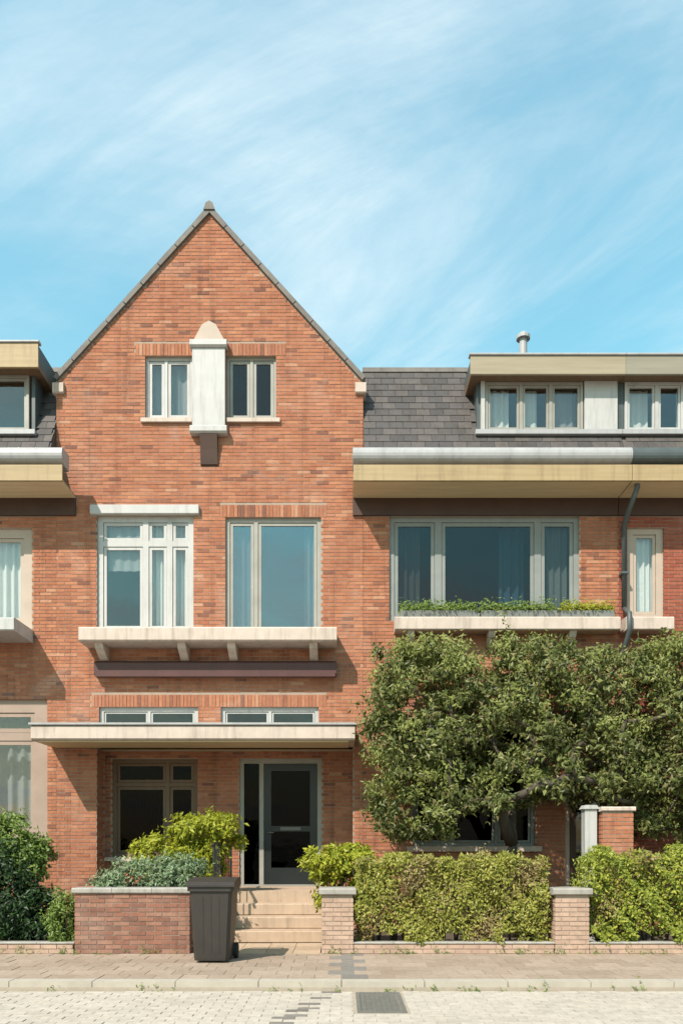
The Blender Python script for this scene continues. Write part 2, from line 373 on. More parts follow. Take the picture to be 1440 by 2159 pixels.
def soldier(x0, x1, z0, z1, yf, J=.011, wd=.052, depth=.03):
    n = max(1, round((x1-x0)/(wd+J))); p = (x1-x0)/n; out = []
    for i in range(n):
        y = yf+rnd.uniform(-.0022, .0022)
        out.append((x0+i*p+J/2, x0+(i+1)*p-J/2, y, y+depth, z0+.004, z1-.004))
    return out

# ---- windows
def bars(b, x0, x1, z0, z1, y0, y1, fw, fb=None, ft=None):
    fb = fb or fw; ft = ft or fw
    b.box(x0, x1, y0, y1, z0, z0+fb); b.box(x0, x1, y0, y1, z1-ft, z1)
    b.box(x0, x0+fw, y0, y1, z0+fb, z1-ft); b.box(x1-fw, x1, y0, y1, z0+fb, z1-ft)
def curtain(parent, x0, x1, z0, z1, y, mat='fabric', amp=.025, wl=.11, seed=0):
    r = random.Random(seed+int(x0*1000)); n = max(8, int((x1-x0)/.014)); b = MB(); vs = []; ph = r.random()*6
    for j in (0, 1, 2):
        z = z0+(z1-z0)*j/2
        for i in range(n+1):
            x = x0+(x1-x0)*i/n
            vs.append((x, y+amp*math.sin(2*math.pi*x/wl+ph+.5*math.sin(x*9))*(1.15-.3*j/2)+.01*math.sin(x*37), z))
    b.poly(vs, [(j*(n+1)+i, j*(n+1)+i+1, (j+1)*(n+1)+i+1, (j+1)*(n+1)+i) for j in (0, 1) for i in range(n)])
    return b.build('curtain', mat, parent, smooth=True)
def window(parent, x0, x1, z0, z1, y, fw=.07, cols=(), transom=None, mat='white', mw=.06, sash=.045, glass='glass', ft=None, fb=None, tlights=True):
    """frame as one part; a sash and a pane in each light; y is the frame's front"""
    b = MB(); d = .075
    bars(b, x0, x1, z0, z1, y, y+d, fw, fb, ft)
    ix0, ix1, iz0, iz1 = x0+fw, x1-fw, z0+(fb or fw), z1-(ft or fw)
    edges = [ix0]
    for c in cols:
        xc = ix0+(ix1-ix0)*c; b.box(xc-mw/2, xc+mw/2, y+.002, y+d-.002, iz0, iz1); edges += [xc-mw/2, xc+mw/2]
    edges.append(ix1); lights = []
    for i in range(0, len(edges), 2):
        a, c = edges[i], edges[i+1]
        if transom:
            zt = iz0+(iz1-iz0)*transom; b.box(a, c, y+.004, y+d-.004, zt-mw/2, zt+mw/2)
            lights += [(a, c, iz0, zt-mw/2), (a, c, zt+mw/2, iz1)]
        else: lights.append((a, c, iz0, iz1))
    w_ = b.build('window', mat, parent)
    for a, c, e, f in lights:
        s = MB(); g = .006; bars(s, a+g, c-g, e+g, f-g, y+.018, y+.06, sash); s.build('sash', mat, w_)
        MB().box(a+g+sash-.005, c-g-sash+.005, y+.036, y+.042, e+g+sash-.005, f-g-sash+.005).build('pane', glass, w_)
    return w_

# ------------------------------------------------------------------ ground, road, pavement
tag(MB().box(-400, 400, -400, 400, -.6, -.16).build('ground', 'ground'), kind='structure')
road = tag(MB().box(-60, 60, -13.5, -5.38, -.20, -.105).build('road', 'sand'), kind='structure')
pav = tag(MB().box(-60, 60, -5.2, -3.19, -.14, -.006).build('pavement', 'sand'), kind='structure')
tag(MB().box(-60, 60, -3.19, 8.5, -.14, -.02).build('garden_ground', 'soil'), kind='structure')
def seam(x, y):          # distance to the bent strip of darker tiles and pavers
    pts = [(-.72, -7.9), (-.58, -7.1), (-.30, -6.0), (.0, -5.2), (.05, -4.6), (.06, -3.19)]
    for (xa, ya), (xb, yb) in zip(pts, pts[1:]):
        if ya <= y <= yb:
            return abs(x-(xa+(xb-xa)*(y-ya)/(yb-ya)))
    return 9
tl, tls = [], []
T = .3
for r_ in range(7):
    for c_ in range(-60, 60):
        x0, y0 = c_*T+(T/2 if r_ % 2 else 0), -5.295+r_*T+.1
        z = rnd.uniform(-.0025, .0025)
        bx = (x0+.004, x0+T-.004, y0+.004, y0+T-.004, -.05, z)
        (tls if seam(x0+T/2, y0+T/2) < .14 else tl).append(bx)
pieces('paving_tile', 'outer_tiles', tl, 'tile', pav, prefer=lambda b: abs(b[0]+.1)*1.0-b[2]*.05)
pieces('dark_tile', 'outer_dark_tiles', tls, 'paver_dark', pav)
pl, pls = [], []
COVER = (.15, .62, -6.48, -5.46)
for r_ in range(72):
    for c_ in range(-70, 70):
        y0 = -5.385-(r_+1)*.105; x0 = c_*.212+(.106 if r_ % 2 else 0)
        a, b_ = x0+.004, x0+.208
        if COVER[2]-.03 < y0+.05 < COVER[3]+.03:
            if a >= COVER[0]-.03 and b_ <= COVER[1]+.03: continue
            if a < COVER[1]+.03 < b_: a = COVER[1]+.034
            if a < COVER[0]-.03 < b_: b_ = COVER[0]-.034
            if b_-a < .02: continue
        z = -.10+rnd.uniform(-.003, .003)
        bx = (a, b_, y0+.004, y0+.101, -.16, z)
        (pls if seam(x0+.106, y0+.05) < .055 else pl).append(bx)
pieces('paver', 'outer_pavers', pl, 'paver', road, prefer=lambda b: (0 if b[2] > -7.5 else 50)+abs(b[0]+.1))
pieces('dark_paver', 'outer_dark_pavers', pls, 'paver_dark', road)
kb = tag(MB().box(-60, 60, -5.378, -5.202, -.2, -.06).build('kerb', 'sand'), kind='structure')
pieces('kerb_stone', 'outer_kerb_stones', [(i*.9+.004, i*.9+.896, -5.376, -5.204, -.17, .004+rnd.uniform(-.002, .002)) for i in range(-30, 30)], 'kerb', kb)

# drain cover in the road
dc = thing('drain_cover', (.38, -5.97, -.10), 'grey steel rectangular drain cover set in the pale road', 'drain cover')
fr = MB(); x0, x1, y0, y1 = COVER
fr.box(x0, x1, y0, y0+.04, -.16, -.094); fr.box(x0, x1, y1-.04, y1, -.16, -.094); fr.box(x0, x0+.04, y0+.04, y1-.04, -.16, -.094); fr.box(x1-.04, x1, y0+.04, y1-.04, -.16, -.094)
fr.build('frame', 'steel', dc)
for i in range(2):
    ya = y0+.046+i*(y1-y0-.09)/2; yb = ya+(y1-y0-.104)/2
    p = MB().box(x0+.046, x1-.046, ya, yb, -.15, -.101).build('lid_plate', 'steel', dc)
    k = MB()
    for u in range(7):
        for v_ in range(7):
            px, py = x0+.085+u*.05, ya+.035+v_*.066; k.box(px-.012, px+.012, py-.016, py+.016, -.1015, -.094)
    k.build('raised_stud', 'steel', p, kind='stuff')

# ------------------------------------------------------------------ main gable house
GX0, GX1, GC, GB, GA = -5.01, .38, -2.315, 9.70, 12.70
SL = (GA-GB)/(GX1-GC)
h1 = thing('gable_house', (GC, 0, 0), 'orange brick gable house with flat canopy over its door and window', 'house', 'terraced brick houses')
clips = [(SL, 1, GA+SL*GC), (-SL, 1, GA-SL*GC)]
op = {'attic_l': (-3.45, -2.62, 8.97, 10.08), 'attic_r': (-2.02, -1.15, 8.97, 10.08),
      'first_l': (-4.30, -2.60, 5.19, 7.27), 'first_r': (-2.04, -.36, 5.19, 7.24),
      'top_l': (-4.26, -2.52, 3.46, 3.90), 'top_r': (-2.12, -.40, 3.46, 3.90),
      'porch': (-4.30, .20, .02, 3.19)}
holes = list(op.values())
h1w = wall_mesh(GX0, GX1, 0, GA, holes, .006, .30, clips).build('wall', 'mortar', h1)
solds = [(-3.62, -.98, 10.08, 10.30), (-2.14, -.26, 7.24, 7.46), (-4.40, -.26, 3.90, 4.12)]
bclips = [(SL, 1, GA+SL*GC-.10), (-SL, 1, GA-SL*GC-.10)]
bb = brick_boxes(GX0, GX1, 0, GA, holes+solds+[(-4.42, -2.48, 7.27, 7.44)], 0, bclips)
sb = []
for s in solds: sb += soldier(*s, -.004)
pieces('brick', 'brick_courses', bb, 'brick', h1w, prefer=lambda b: abs((b[0]+b[1])/2+2.31)*.45+abs(b[4]-6.2)*.9)
pieces('lintel_brick', 'outer_lintel_bricks', sb, 'brick', h1w)
# deeper shell
b = MB(); b.box(GX0, GX0+.12, .3, 8, 0, GB); b.box(GX1-.12, GX1, .3, 8, 0, GB); b.box(GX0+.12, GX1-.12, 7.85, 8, 0, GB); b.prism([(GX0+.12, GB), (GX1-.12, GB), (GC, GA-.25)], 7.85, 8)
b.build('party_wall', 'plaster', h1)
b = MB()
for z in (.55, 4.35, 7.9): b.box(GX0+.12, GX1-.12, .82, 7.85, z, z+.16)
for z in (4.35, 7.9): b.box(GX0+.12, GX1-.12, .30, .82, z, z+.16)
b.build('floor_slab', 'plaster', h1)
# roof behind the gable: two slopes, coping along the verge
rf = MB()
for s in (-1, 1):
    e = (GC+s*(GX1-GC+.02), GB-.04); r0 = (GC, GA-.04)
    rf.prism([e, r0, (r0[0], r0[1]-.16), (e[0]-s*.05, e[1]-.14)], .302, 8)
roof1 = rf.build('roof', 'roof_tile', h1)
for s in (-1, 1):
    n = 9
    for i in range(n):
        u0, u1 = i/n+.002, (i+1)/n-.002
        P = lambda u, o: (GC+s*(GX1-GC+.03)*(1-u)+s*o*.74, GB-.03+(GA-GB+.0)*u+o*.67)
        a, c = P(u0, -.06), P(u1, -.06); d, e = P(u1, .02), P(u0, .02)
        if i == n-1: c = (GC+s*.002, GA-.13); d = (GC+s*.002, GA+.02)
        MB().prism([a, c, d, e], -.05, .34).build('coping_stone', 'coping', h1)
MB().prism([(GC-.10, GA-.09), (GC+.10, GA-.09), (GC+.06, GA+.025), (GC, GA+.06), (GC-.06, GA+.025)], -.07, .36).build('apex_stone', 'coping', h1)
for s in (-1, 1):     # shoulder stones
    x = GC+s*(GX1-GC)
    xa, xb = sorted((x-s*.14, x+s*.05)); MB().chamfer(xa, xb, -.06, .34, GB-.30, GB-.11, .02).build('shoulder_stone', 'stone', h1)
# attic pair with white post between
wl = window(h1, *op['attic_l'], .06, .05, (.42,), None, 'white', .05, .05)
curtain(wl, -3.42, -2.64, 9.0, 10.05, .24, 'fabric_grey', .012, .2)
wr = window(h1, *op['attic_r'], .06, .045, (.5,), None, 'greige', .05, .05, 'glass_mid')
b = MB(); b.box(-3.52, -2.62, -.05, .05, 8.90, 8.968); b.build('window_sill', 'stone', h1); MB().box(-2.02, -1.08, -.05, .05, 8.90, 8.968).build('window_sill', 'stone', h1)
pt = MB(); pt.box(-2.605, -2.035, -.10, .02, 8.80, 10.16); post = pt.build('pilaster', 'white', h1)
MB().chamfer(-2.64, -2.00, -.15, .02, 10.162, 10.30, .03).build('cornice_cap', 'white', post)
MB().prism([(-2.60, 10.302), (-2.04, 10.302), (-2.20, 10.60), (-2.32, 10.66), (-2.44, 10.60)], -.06, .02).build('crest', 'cream', post)
MB().chamfer(-2.64, -2.00, -.15, .02, 8.66, 8.798, .03).build('foot_block', 'white', post)
MB().prof_x([(-.12, 8.655), (.02, 8.655), (.02, 8.12), (-.03, 8.16), (-.07, 8.40)], -2.47, -2.17).build('post_shadow', 'brown', post)  # dark tapered block standing in for the shadow below the post
# first floor windows
wl = window(h1, *op['first_l'], .05, .10, (.50, .78), .80, 'white', .10, .05, ft=.10)
curtain(wl, -3.42, -2.66, 5.25, 7.15, .22, 'fabric', .035, .085); curtain(wl, -4.19, -3.5, 6.35, 7.16, .18, 'fabric_grey', .003, .5)
MB().chamfer(-4.40, -2.50, -.07, .02, 7.272, 7.44, .015).build('lintel_board', 'white', h1)
wr = window(h1, *op['first_r'], .05, .07, (.30,), None, 'greige', .07, .05, 'glass_sky')
curtain(wr, -1.97, -1.55, 5.25, 7.15, .24, 'fabric_grey', .02, .10); curtain(wr, -.66, -.45, 5.25, 7.15, .24, 'fabric_grey', .03, .09)
# stone shelf under the windows with brackets
MB().chamfer(-4.45, -.08, -.52, .0, 4.93, 5.175, .025).build('sill_slab', 'stone', h1)
for x in (-4.14, -2.73, -1.88, -.48):
    MB().prof_x([(-.44, 4.928), (-.005, 4.928), (-.005, 4.69), (-.10, 4.69), (-.38, 4.84)], x-.07, x+.07).build('bracket', 'stone', h1)
aw = MB().chamfer(-4.30, -.09, -.17, -.006, 4.42, 4.68, .04).build('maroon_box', 'maroon', h1)  # long maroon box on the wall below the shelf
MB().box(-4.28, -.11, -.185, -.172, 4.40, 4.47).build('maroon_strip', 'maroon', aw)
# canopy, its soffit boards and the top lights above it
cn = MB().chamfer(-5.10, .22, -.92, -.004, 3.20, 3.45, .03).build('canopy', 'stone', h1)
MB().box(-5.13, .25, -.95, -.004, 3.452, 3.485).build('capping', 'zinc', cn)
for i in range(6):
    MB().box(-5.0, .12, -.86+i*.142, -.86+i*.142+.134, 3.178, 3.198).build('soffit_board', 'tan_soffit', cn)
for k, s in (('top_l', (.5,)), ('top_r', (.5,))):
    o = op[k]; window(h1, o[0], o[1], o[2]+.028, o[3], .05, .07, s, None, 'white', .05, .03, 'glass_dark')
# the recessed front under the canopy
RY = .50
rop = {'win': (-4.17, -2.62, 1.25, 3.04), 'door': (-1.86, -.36, .72, 3.04)}
rw = wall_mesh(-4.30, .20, 0, 3.19, list(rop.values()), RY+.008, RY+.30).build('recess_wall', 'mortar', h1)
pieces('brick', 'brick_courses', brick_boxes(-4.30, .20, .72, 3.19, list(rop.values()), RY), 'brick', rw)
rr = MB(); rr.box(-4.31, -4.30, .30, RY, 0, 3.19); rr.box(.20, .21, .30, RY, 0, 3.19); rr.build('recess_side', 'mortar', h1)
rb = []
for k in range(50):
    za = .02+k*.063
    ys = (.03, .235, .245, .45) if k % 2 else (.03, .13, .14, .345)
    for a_, c_ in ((ys[0], ys[1]), (ys[2], ys[3])): rb.append((-4.305, -4.292, a_, c_, za, za+.052))
pieces('brick', 'return_bricks', rb, 'brick', h1w, limit=0)
MB().box(-4.30, .20, .02, RY+.30, 3.19, 3.26).build('recess_ceiling', 'tan_soffit', h1)
MB().box(-4.36, -2.5, RY-.06, RY+.02, 1.18, 1.248).build('window_sill', 'stone', h1)
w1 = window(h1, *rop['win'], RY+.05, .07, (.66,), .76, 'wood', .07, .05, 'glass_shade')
curtain(w1, -4.10, -3.10, 1.3, 3.0, RY+.26, 'fabric_brown', .03, .12)
# door with side light
dm = MB(); x0, x1, z0, z1 = rop['door']
bars(dm, x0, x1, z0, z1, RY+.04, RY+.13, .08, .03); dm.box(-1.50, -1.42, RY+.042, RY+.128, z0+.03, z1-.08); df = dm.build('door_frame', 'greige', h1)
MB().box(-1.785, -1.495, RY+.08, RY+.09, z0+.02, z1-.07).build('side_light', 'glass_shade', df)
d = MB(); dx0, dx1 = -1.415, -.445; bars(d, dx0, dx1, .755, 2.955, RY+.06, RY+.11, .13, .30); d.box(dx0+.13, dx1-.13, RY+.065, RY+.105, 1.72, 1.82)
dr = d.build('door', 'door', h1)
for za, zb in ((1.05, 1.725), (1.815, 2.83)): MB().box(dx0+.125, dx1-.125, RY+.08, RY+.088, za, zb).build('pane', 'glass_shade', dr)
MB().tube([(dx0+.07, RY+.058, 1.70), (dx0+.07, RY+.01, 1.70), (dx0+.19, RY+.01, 1.70)], .011).build('handle', 'steel', dr, smooth=True)
MB().box(dx0+.30, dx1-.30, RY+.052, RY+.063, 1.74, 1.80).build('letter_slot', 'steel', dr)
MB().tube([(-1.99, RY-.002, 1.95), (-1.99, RY-.03, 1.95)], .028, 12).build('door_bell', 'steel', h1)
# landing and steps
MB().box(-1.80, -.26, -1.0, .55, 0, .72).build('landing', 'step', h1)
for i in range(3):
    MB().chamfer(-1.80, -.26, -1.0-(3-i)*.34, -.996, i*.18+.002, (i+1)*.18, .012).build('step', 'step', h1)
gp = tag(MB().box(-1.80, -.29, -3.19, -2.03, -.1, -.008).build('garden_path', 'sand'), kind='structure')
pieces('path_slab', 'outer_path_slabs', [(-1.80+i*.378+.004, -1.80+(i+1)*.378-.004, -3.19+k*.385+.004, -3.19+(k+1)*.385-.004, -.05, .002+rnd.uniform(-.002, .002)) for i in range(4) for k in range(3)], 'path', gp)
MB().box(-4.30, -1.802, .0, .50, 0, .70).build('plinth', 'mortar', h1)
ck = MB().box(-2.02, -1.805, -2.1, -.01, 0, .62).build('cheek_wall', 'brick_wall', h1)
MB().box(-2.05, -1.80, -2.14, -.012, .62, .69).build('cheek_cap', 'cap', ck)

# ------------------------------------------------------------------ neighbouring houses
def eave(h, x0, x1, dark=False):
    e = MB(); e.box(x0, x1, -.67, .008, 7.58, 7.60)
    so_ = e.build('soffit', 'tan_dull', h)
    n = 6
    for i in range(5):
        MB().box(x0+.005, x1-.005, -.665+i*.132, -.665+i*.132+.126, 7.56, 7.578).build('soffit_board', 'tan_soffit', so_)
    MB().chamfer(x0, x1, -.71, -.672, 7.56, 7.83, .006).build('fascia', 'tan', h)
    g = MB(); pr = [(-.40, 8.13)]+[(-.68-.10*math.sin(a)+.02, 7.985-.125*math.cos(a)+.02) for a in np.linspace(2.7, .1, 8)]+[(-.60, 7.845), (-.40, 7.845)]
    g.prof_x(pr, x0-.01, x1+.01); g.build('gutter', 'zinc_dark' if dark else 'zinc', h)
    MB().box(x0, x1, -.05, -.006, 7.26, 7.559).build('frieze_board', 'brown', h)
def slates(roof, x0, x1, skip, yb, zb, yt, zt):
    """slate courses on the steep roof face from (yb,zb) to (yt,zt)"""
    ln = math.hypot(yt-yb, zt-zb); ang = math.atan2(yt-yb, zt-zb); n = int(ln/.17); W = .24
    bx = []; me = unit('slate', 'slate')
    cnt = 0
    for r_ in range(n+1):
        u = (r_+.5)*.17
        if u > ln: break
        y, z = yb+(yt-yb)*u/ln, zb+(zt-zb)*u/ln
        k = math.floor(x0/W)
        while k*W < x1:
            a = k*W+(W/2 if r_ % 2 else 0); c = a+W; k += 1
            a, c = max(a, x0), min(c, x1)
            if c-a < .04: continue
            if any(s[0]-.02 < (a+c)/2 < s[1]+.02 and s[2] < z < s[3] for s in skip): continue
            o = bpy.data.objects.new('slate', me)
            link(o, roof, ((a+c)/2, y-.018, z)); o.scale = (c-a-.006, .009, .22)
            o.rotation_euler = (-ang-R(3.0)+rnd.uniform(-.008, .008), rnd.uniform(-.012, .012), 0); cnt += 1
            if cnt >= 300: return
def mansard(h, x0, x1, skip):
    yb, zb, yt, zt = -.42, 8.02, .62, 10.16
    m = MB(); full = [(yb, zb), (yb+.4, zb-.15), (8, zb-.15), (8, zt), (yt, zt)]
    d0, d1 = max(x0, skip[0][0]), min(x1, skip[0][1]); zc = 8.60; yc = yb+(yt-yb)*(zc-zb)/(zt-zb)
    if d0 > x0: m.prof_x(full, x0, d0)
    if d1 < x1: m.prof_x(full, d1, x1)
    m.prof_x([(yb, zb), (yb+.4, zb-.15), (2.25, zb-.15), (2.25, zc), (yc, zc)], d0, d1); m.prof_x([(2.25, zb-.15), (8, zb-.15), (8, zt), (2.25, zt)], d0, d1)
    r_ = m.build('roof', 'slate', h)
    for ra, rb_ in ((x0, d0), (d1, x1)):
        if rb_-ra > .05: MB().prof_x([(yt-.05, zt-.02), (yt-.03, zt+.07), (yt+.12, zt+.09), (yt+.12, zt)], ra, rb_).build('ridge_flashing', 'coping', r_)
    slates(r_, x0, x1, skip, yb, zb, yt, zt)
    return r_
def shell(h, x0, x1, wl_holes, brickmat, label=None, prefer=None, sold=()):
    w_ = wall_mesh(x0, x1, 0, 7.86, wl_holes, .008, .30).build('wall', 'mortar', h)
    bb_ = brick_boxes(x0, x1, 0, 7.26, list(wl_holes)+list(sold), 0, phase=1)
    pieces('brick', 'brick_courses', bb_, brickmat, w_, prefer=prefer)
    sb_ = []
    for s in sold: sb_ += soldier(*s, -.004)
    if sb_: pieces('lintel_brick', 'outer_lintel_bricks', sb_, brickmat, w_)
    b_ = MB(); b_.box(x0+.002, x0+.12, .3, 8, 0, 7.86); b_.box(x1-.12, x1-.002, .3, 8, 0, 7.86); b_.box(x0+.12, x1-.12, 7.85, 8, 0, 7.86); b_.build('party_wall', 'plaster', h)
    f = MB(); f.box(x0+.12, x1-.12, .30, 7.85, .2, .36); f.box(x0+.12, x1-.12, .30, 7.85, 4.0, 4.16); f.build('floor_slab', 'plaster', h)
    return w_
def dormer(h, roof, x0, x1, z0, z1, yf, ztop, wins, panels, fascia_mat, cheek='zinc_dark', ol=1, orr=1):
    """box dormer: cheeks, flat roof with fascia, windows and white panels in its front"""
    d = MB(); d.box(x0, x0+.06, yf+.03, 2.2, z0, z1); d.box(x1-.06, x1, yf+.03, 2.2, z0, z1); d.box(x0+.06, x1-.06, yf+.10, 2.2, z0-.02, z0+.03)
    d.box(x0+.06, x1-.06, 2.1, 2.2, z0+.03, z1); dm_ = d.build('dormer', cheek, h)
    MB().box(x0-.14*ol, x1+.14*orr, yf-.22, 2.3, z1, z1+.13).build('dormer_soffit', 'wood', dm_)
    MB().chamfer(x0-.16*ol, x1+.16*orr, yf-.26, yf-.222, z1-.02, ztop-.04, .008).build('dormer_fascia', fascia_mat, dm_)
    MB().box(x0-.14*ol, x1+.14*orr, yf-.22, 2.3, z1+.132, ztop-.045).build('dormer_roof', 'zinc_dark', dm_)
    MB().chamfer(x0-.18*ol, x1+.18*orr, yf-.285, yf-.16, ztop-.04, ztop, .01).build('roof_edge_trim', 'zinc', dm_)
    for (a, c) in panels: MB().box(a, c, yf-.03, yf+.05, z0, z1-.002).build('panel', 'white', dm_)
    for (a, c, cols, m_, cur) in wins:
        w_ = window(h, a, c, z0+.03, z1-.004, yf, .045, cols, None, m_, .06, .035)
        for (ca, cb, cmat) in cur: curtain(w_, ca, cb, z0+.06, z1-.04, yf+.22, cmat, .015, .13)
    MB().box(x0-.04*ol, x1+.04*orr, yf-.10, yf+.03, z0-.05, z0+.028).build('dormer_sill', 'zinc', dm_)
    return dm_

# right neighbour
RX0, RX1 = .383, 4.85
h2 = thing('terraced_house', (2.6, 0, 0), 'terraced house with slate mansard roof half hidden by a leafy tree', 'house', 'terraced brick houses')
f2 = (.84, 4.18, 5.42, 7.26); g2 = (1.25, 3.40, 1.45, 3.60); d2 = (3.93, 4.78, .36, 2.75)
shell(h2, RX0, RX1, [f2, g2, d2], 'brick', prefer=lambda b: (0 if b[4] > 4.6 else 30)+abs(b[0]-4.4)+(0 if b[4] > 5 else 2), sold=[(1.1, 3.55, 3.60, 3.82)])
eave(h2, .20, RX1-.005)
r2 = mansard(h2, .385, RX1, [(2.36, 4.852, 8.60, 10.6)])
w2 = window(h2, *f2, .05, .09, (.245, .80), None, 'frame_shade', .12, .06, 'glass_mid')
curtain(w2, .95, 1.40, 5.6, 7.2, .25, 'fabric_grey', .03, .12); curtain(w2, 2.85, 3.30, 5.6, 7.2, .45, 'reflect_blue', .03, .14); curtain(w2, 3.62, 4.05, 5.6, 7.2, .22, 'fabric', .03, .11)  # the blue sheet stands in for a reflection in the middle pane
sl2 = MB().chamfer(.92, 4.80, -.30, 0, 5.18, 5.41, .02).build('sill_slab', 'stone', h2)
for x in (1.2, 2.6, 4.0): MB().prof_x([(-.26, 5.178), (-.005, 5.178), (-.005, 4.95), (-.05, 4.95), (-.2, 5.08)], x-.06, x+.06).build('bracket', 'stone', h2)
w3 = window(h2, *g2, .06, .06, (.3, .7), .78, 'frame_shade', .06, .04, 'glass_shade')
MB().box(1.15, 3.5, -.10, .05, 1.36, 1.448).build('window_sill', 'stone', h2)
d_ = MB(); bars(d_, *d2, .06, .13, .09, .03); d_.build('door_frame', 'cream', h2)
dd = MB(); bars(dd, d2[0]+.095, d2[1]-.095, d2[2]+.035, d2[3]-.095, .08, .12, .12, .9); dd_ = dd.build('door', 'brown', h2); MB().box(d2[0]+.2, d2[1]-.2, .095, .103, d2[2]+.9, d2[3]-.2).build('pane', 'glass_dark', dd_)
MB().box(3.85, 4.84, -.5, .2, 0, .355).build('door_step', 'step', h2)
dormer(h2, r2, 2.36, 4.852, 8.64, 9.54, -.14, 9.88, [(2.50, 4.20, (.36, .68), 'greige', [(2.56, 2.95, 'fabric'), (3.2, 3.45, 'fabric'), (3.72, 4.14, 'fabric_grey')])], [(4.22, 4.79), (2.42, 2.49)], 'tan_dull', orr=0)
v = MB(); v.tube([(3.42, 1.0, 9.9), (3.42, 1.0, 11.0)], .075, 12); vp = v.build('vent_pipe', 'zinc', h2, smooth=False)
MB().tube([(3.42, 1.0, 11.002), (3.42, 1.0, 11.06), (3.42, 1.0, 11.14)], [.13, .13, .04], 12).build('cowl', 'zinc', vp)

# next house to the right
h3 = thing('terraced_house', (7.5, 0, 0), 'red brick terraced house with dark gutter and narrow curtained window', 'house', 'terraced brick houses')
f3 = (5.02, 5.66, 5.42, 7.05); f3b = (6.6, 8.6, 5.42, 7.05); g3 = (6.2, 8.4, 1.4, 3.6)
shell(h3, RX1+.003, 10.2, [f3, f3b, g3], 'brick_red', prefer=lambda b: (0 if b[4] > 4.6 else 30)+abs(b[0]-5.6))
eave(h3, RX1+.005, 10.2, True)
r3 = mansard(h3, RX1+.003, 10.2, [(4.857, 8.3, 8.60, 10.6)])
w4 = window(h3, *f3, .04, .12, (), None, 'cream', .06, .05, ft=.1); curtain(w4, 5.06, 5.62, 5.5, 7.0, .17, 'fabric', .03, .1)
window(h3, *f3b, .05, .1, (.5,), None, 'cream', .1, .06); window(h3, *g3, .05, .1, (.5,), .75, 'white', .1, .06)
MB().chamfer(4.90, 5.72, -.30, 0, 5.18, 5.41, .02).build('sill_slab', 'stone', h3); MB().chamfer(6.4, 8.8, -.30, 0, 5.18, 5.41, .02).build('sill_slab', 'stone', h3)
dormer(h3, r3, 4.857, 8.3, 8.64, 9.54, -.14, 9.88, [(4.93, 6.3, (.4, .75), 'white', [(5.06, 5.4, 'fabric'), (5.9, 6.2, 'fabric')]), (6.36, 8.2, (.5,), 'greige', [])], [(6.301, 6.359)], 'tan_grey', ol=0)
p = MB(); p.prof_x([(1.3, 10.55), (1.3, 10.62), (2.6, 11.05), (2.6, 10.98)], 5.2, 8.0); sp = p.build('solar_panel', 'solar', h3)
q = MB(); q.box(5.3, 5.36, 1.5, 1.56, 9.9, 10.62); q.box(7.8, 7.86, 1.5, 1.56, 9.9, 10.62); q.box(5.3, 5.36, 2.4, 2.46, 9.9, 10.9); q.box(7.8, 7.86, 2.4, 2.46, 9.9, 10.9); q.build('panel_stand', 'zinc', sp)
dp = thing('downpipe', (4.93, -.12, 0), 'dark zinc rainwater downpipe between the orange and the red brick house', 'downpipe')
MB().tube([(4.98, -.58, 7.84), (4.98, -.58, 7.5), (4.93, -.30, 7.2), (4.93, -.10, 7.05), (4.93, -.10, 5.6)], .045, 10).build('upper_pipe', 'zinc_dark', dp, smooth=True)
MB().tube([(4.93, -.10, 5.598), (4.93, -.36, 5.45), (4.93, -.37, 5.15), (4.93, -.10, 4.9), (4.93, -.10, .0)], .045, 10).build('lower_pipe', 'zinc_dark', dp, smooth=True)
for z in (1.2, 3.2, 6.2): MB().box(4.87, 4.99, -.16, .0, z, z+.04).build('clamp', 'zinc_dark', dp)

# left neighbour
h4 = thing('terraced_house', (-7.6, 0, 0), 'terraced house with broad white balcony slab and tall white framed windows', 'house', 'terraced brick houses')
f4 = (-7.6, -5.44, 5.26, 7.05); g4 = (-8.2, -5.17, 1.45, 4.05)
shell(h4, -10.2, GX0-.003, [f4, g4], 'brick', prefer=lambda b: abs(b[0]+5.1)+(0 if 3 < b[4] < 7 else 1))
eave(h4, -10.2, -4.66)
r4 = mansard(h4, -10.2, GX0-.003, [(-8.6, -5.34, 8.60, 10.6)])
w5 = window(h4, *f4, .05, .16, (.5,), None, 'cream', .1, .06); curtain(w5, -6.6, -5.6, 5.3, 7.0, .2, 'fabric', .03, .12)
w6 = window(h4, *g4, .05, .24, (.55,), .80, 'pinkstone', .14, .07); curtain(w6, -6.3, -5.4, 1.6, 4.0, .5, 'fabric_grey', .03, .2)
MB().chamfer(-8.2, -5.42, -.82, 0, 5.03, 5.25, .02).build('balcony_slab', 'white', h4)
MB().box(-8.3, -5.1, -.12, .04, 1.37, 1.448).build('window_sill', 'stone', h4)
dormer(h4, r4, -8.6, -5.34, 8.64, 9.66, -.14, 10.10, [(-6.9, -5.44, (.4,), 'greige', [(-6.8, -6.2, 'fabric')]), (-8.5, -7.0, (.5,), 'greige', [])], [(-6.999, -6.901)], 'tan')

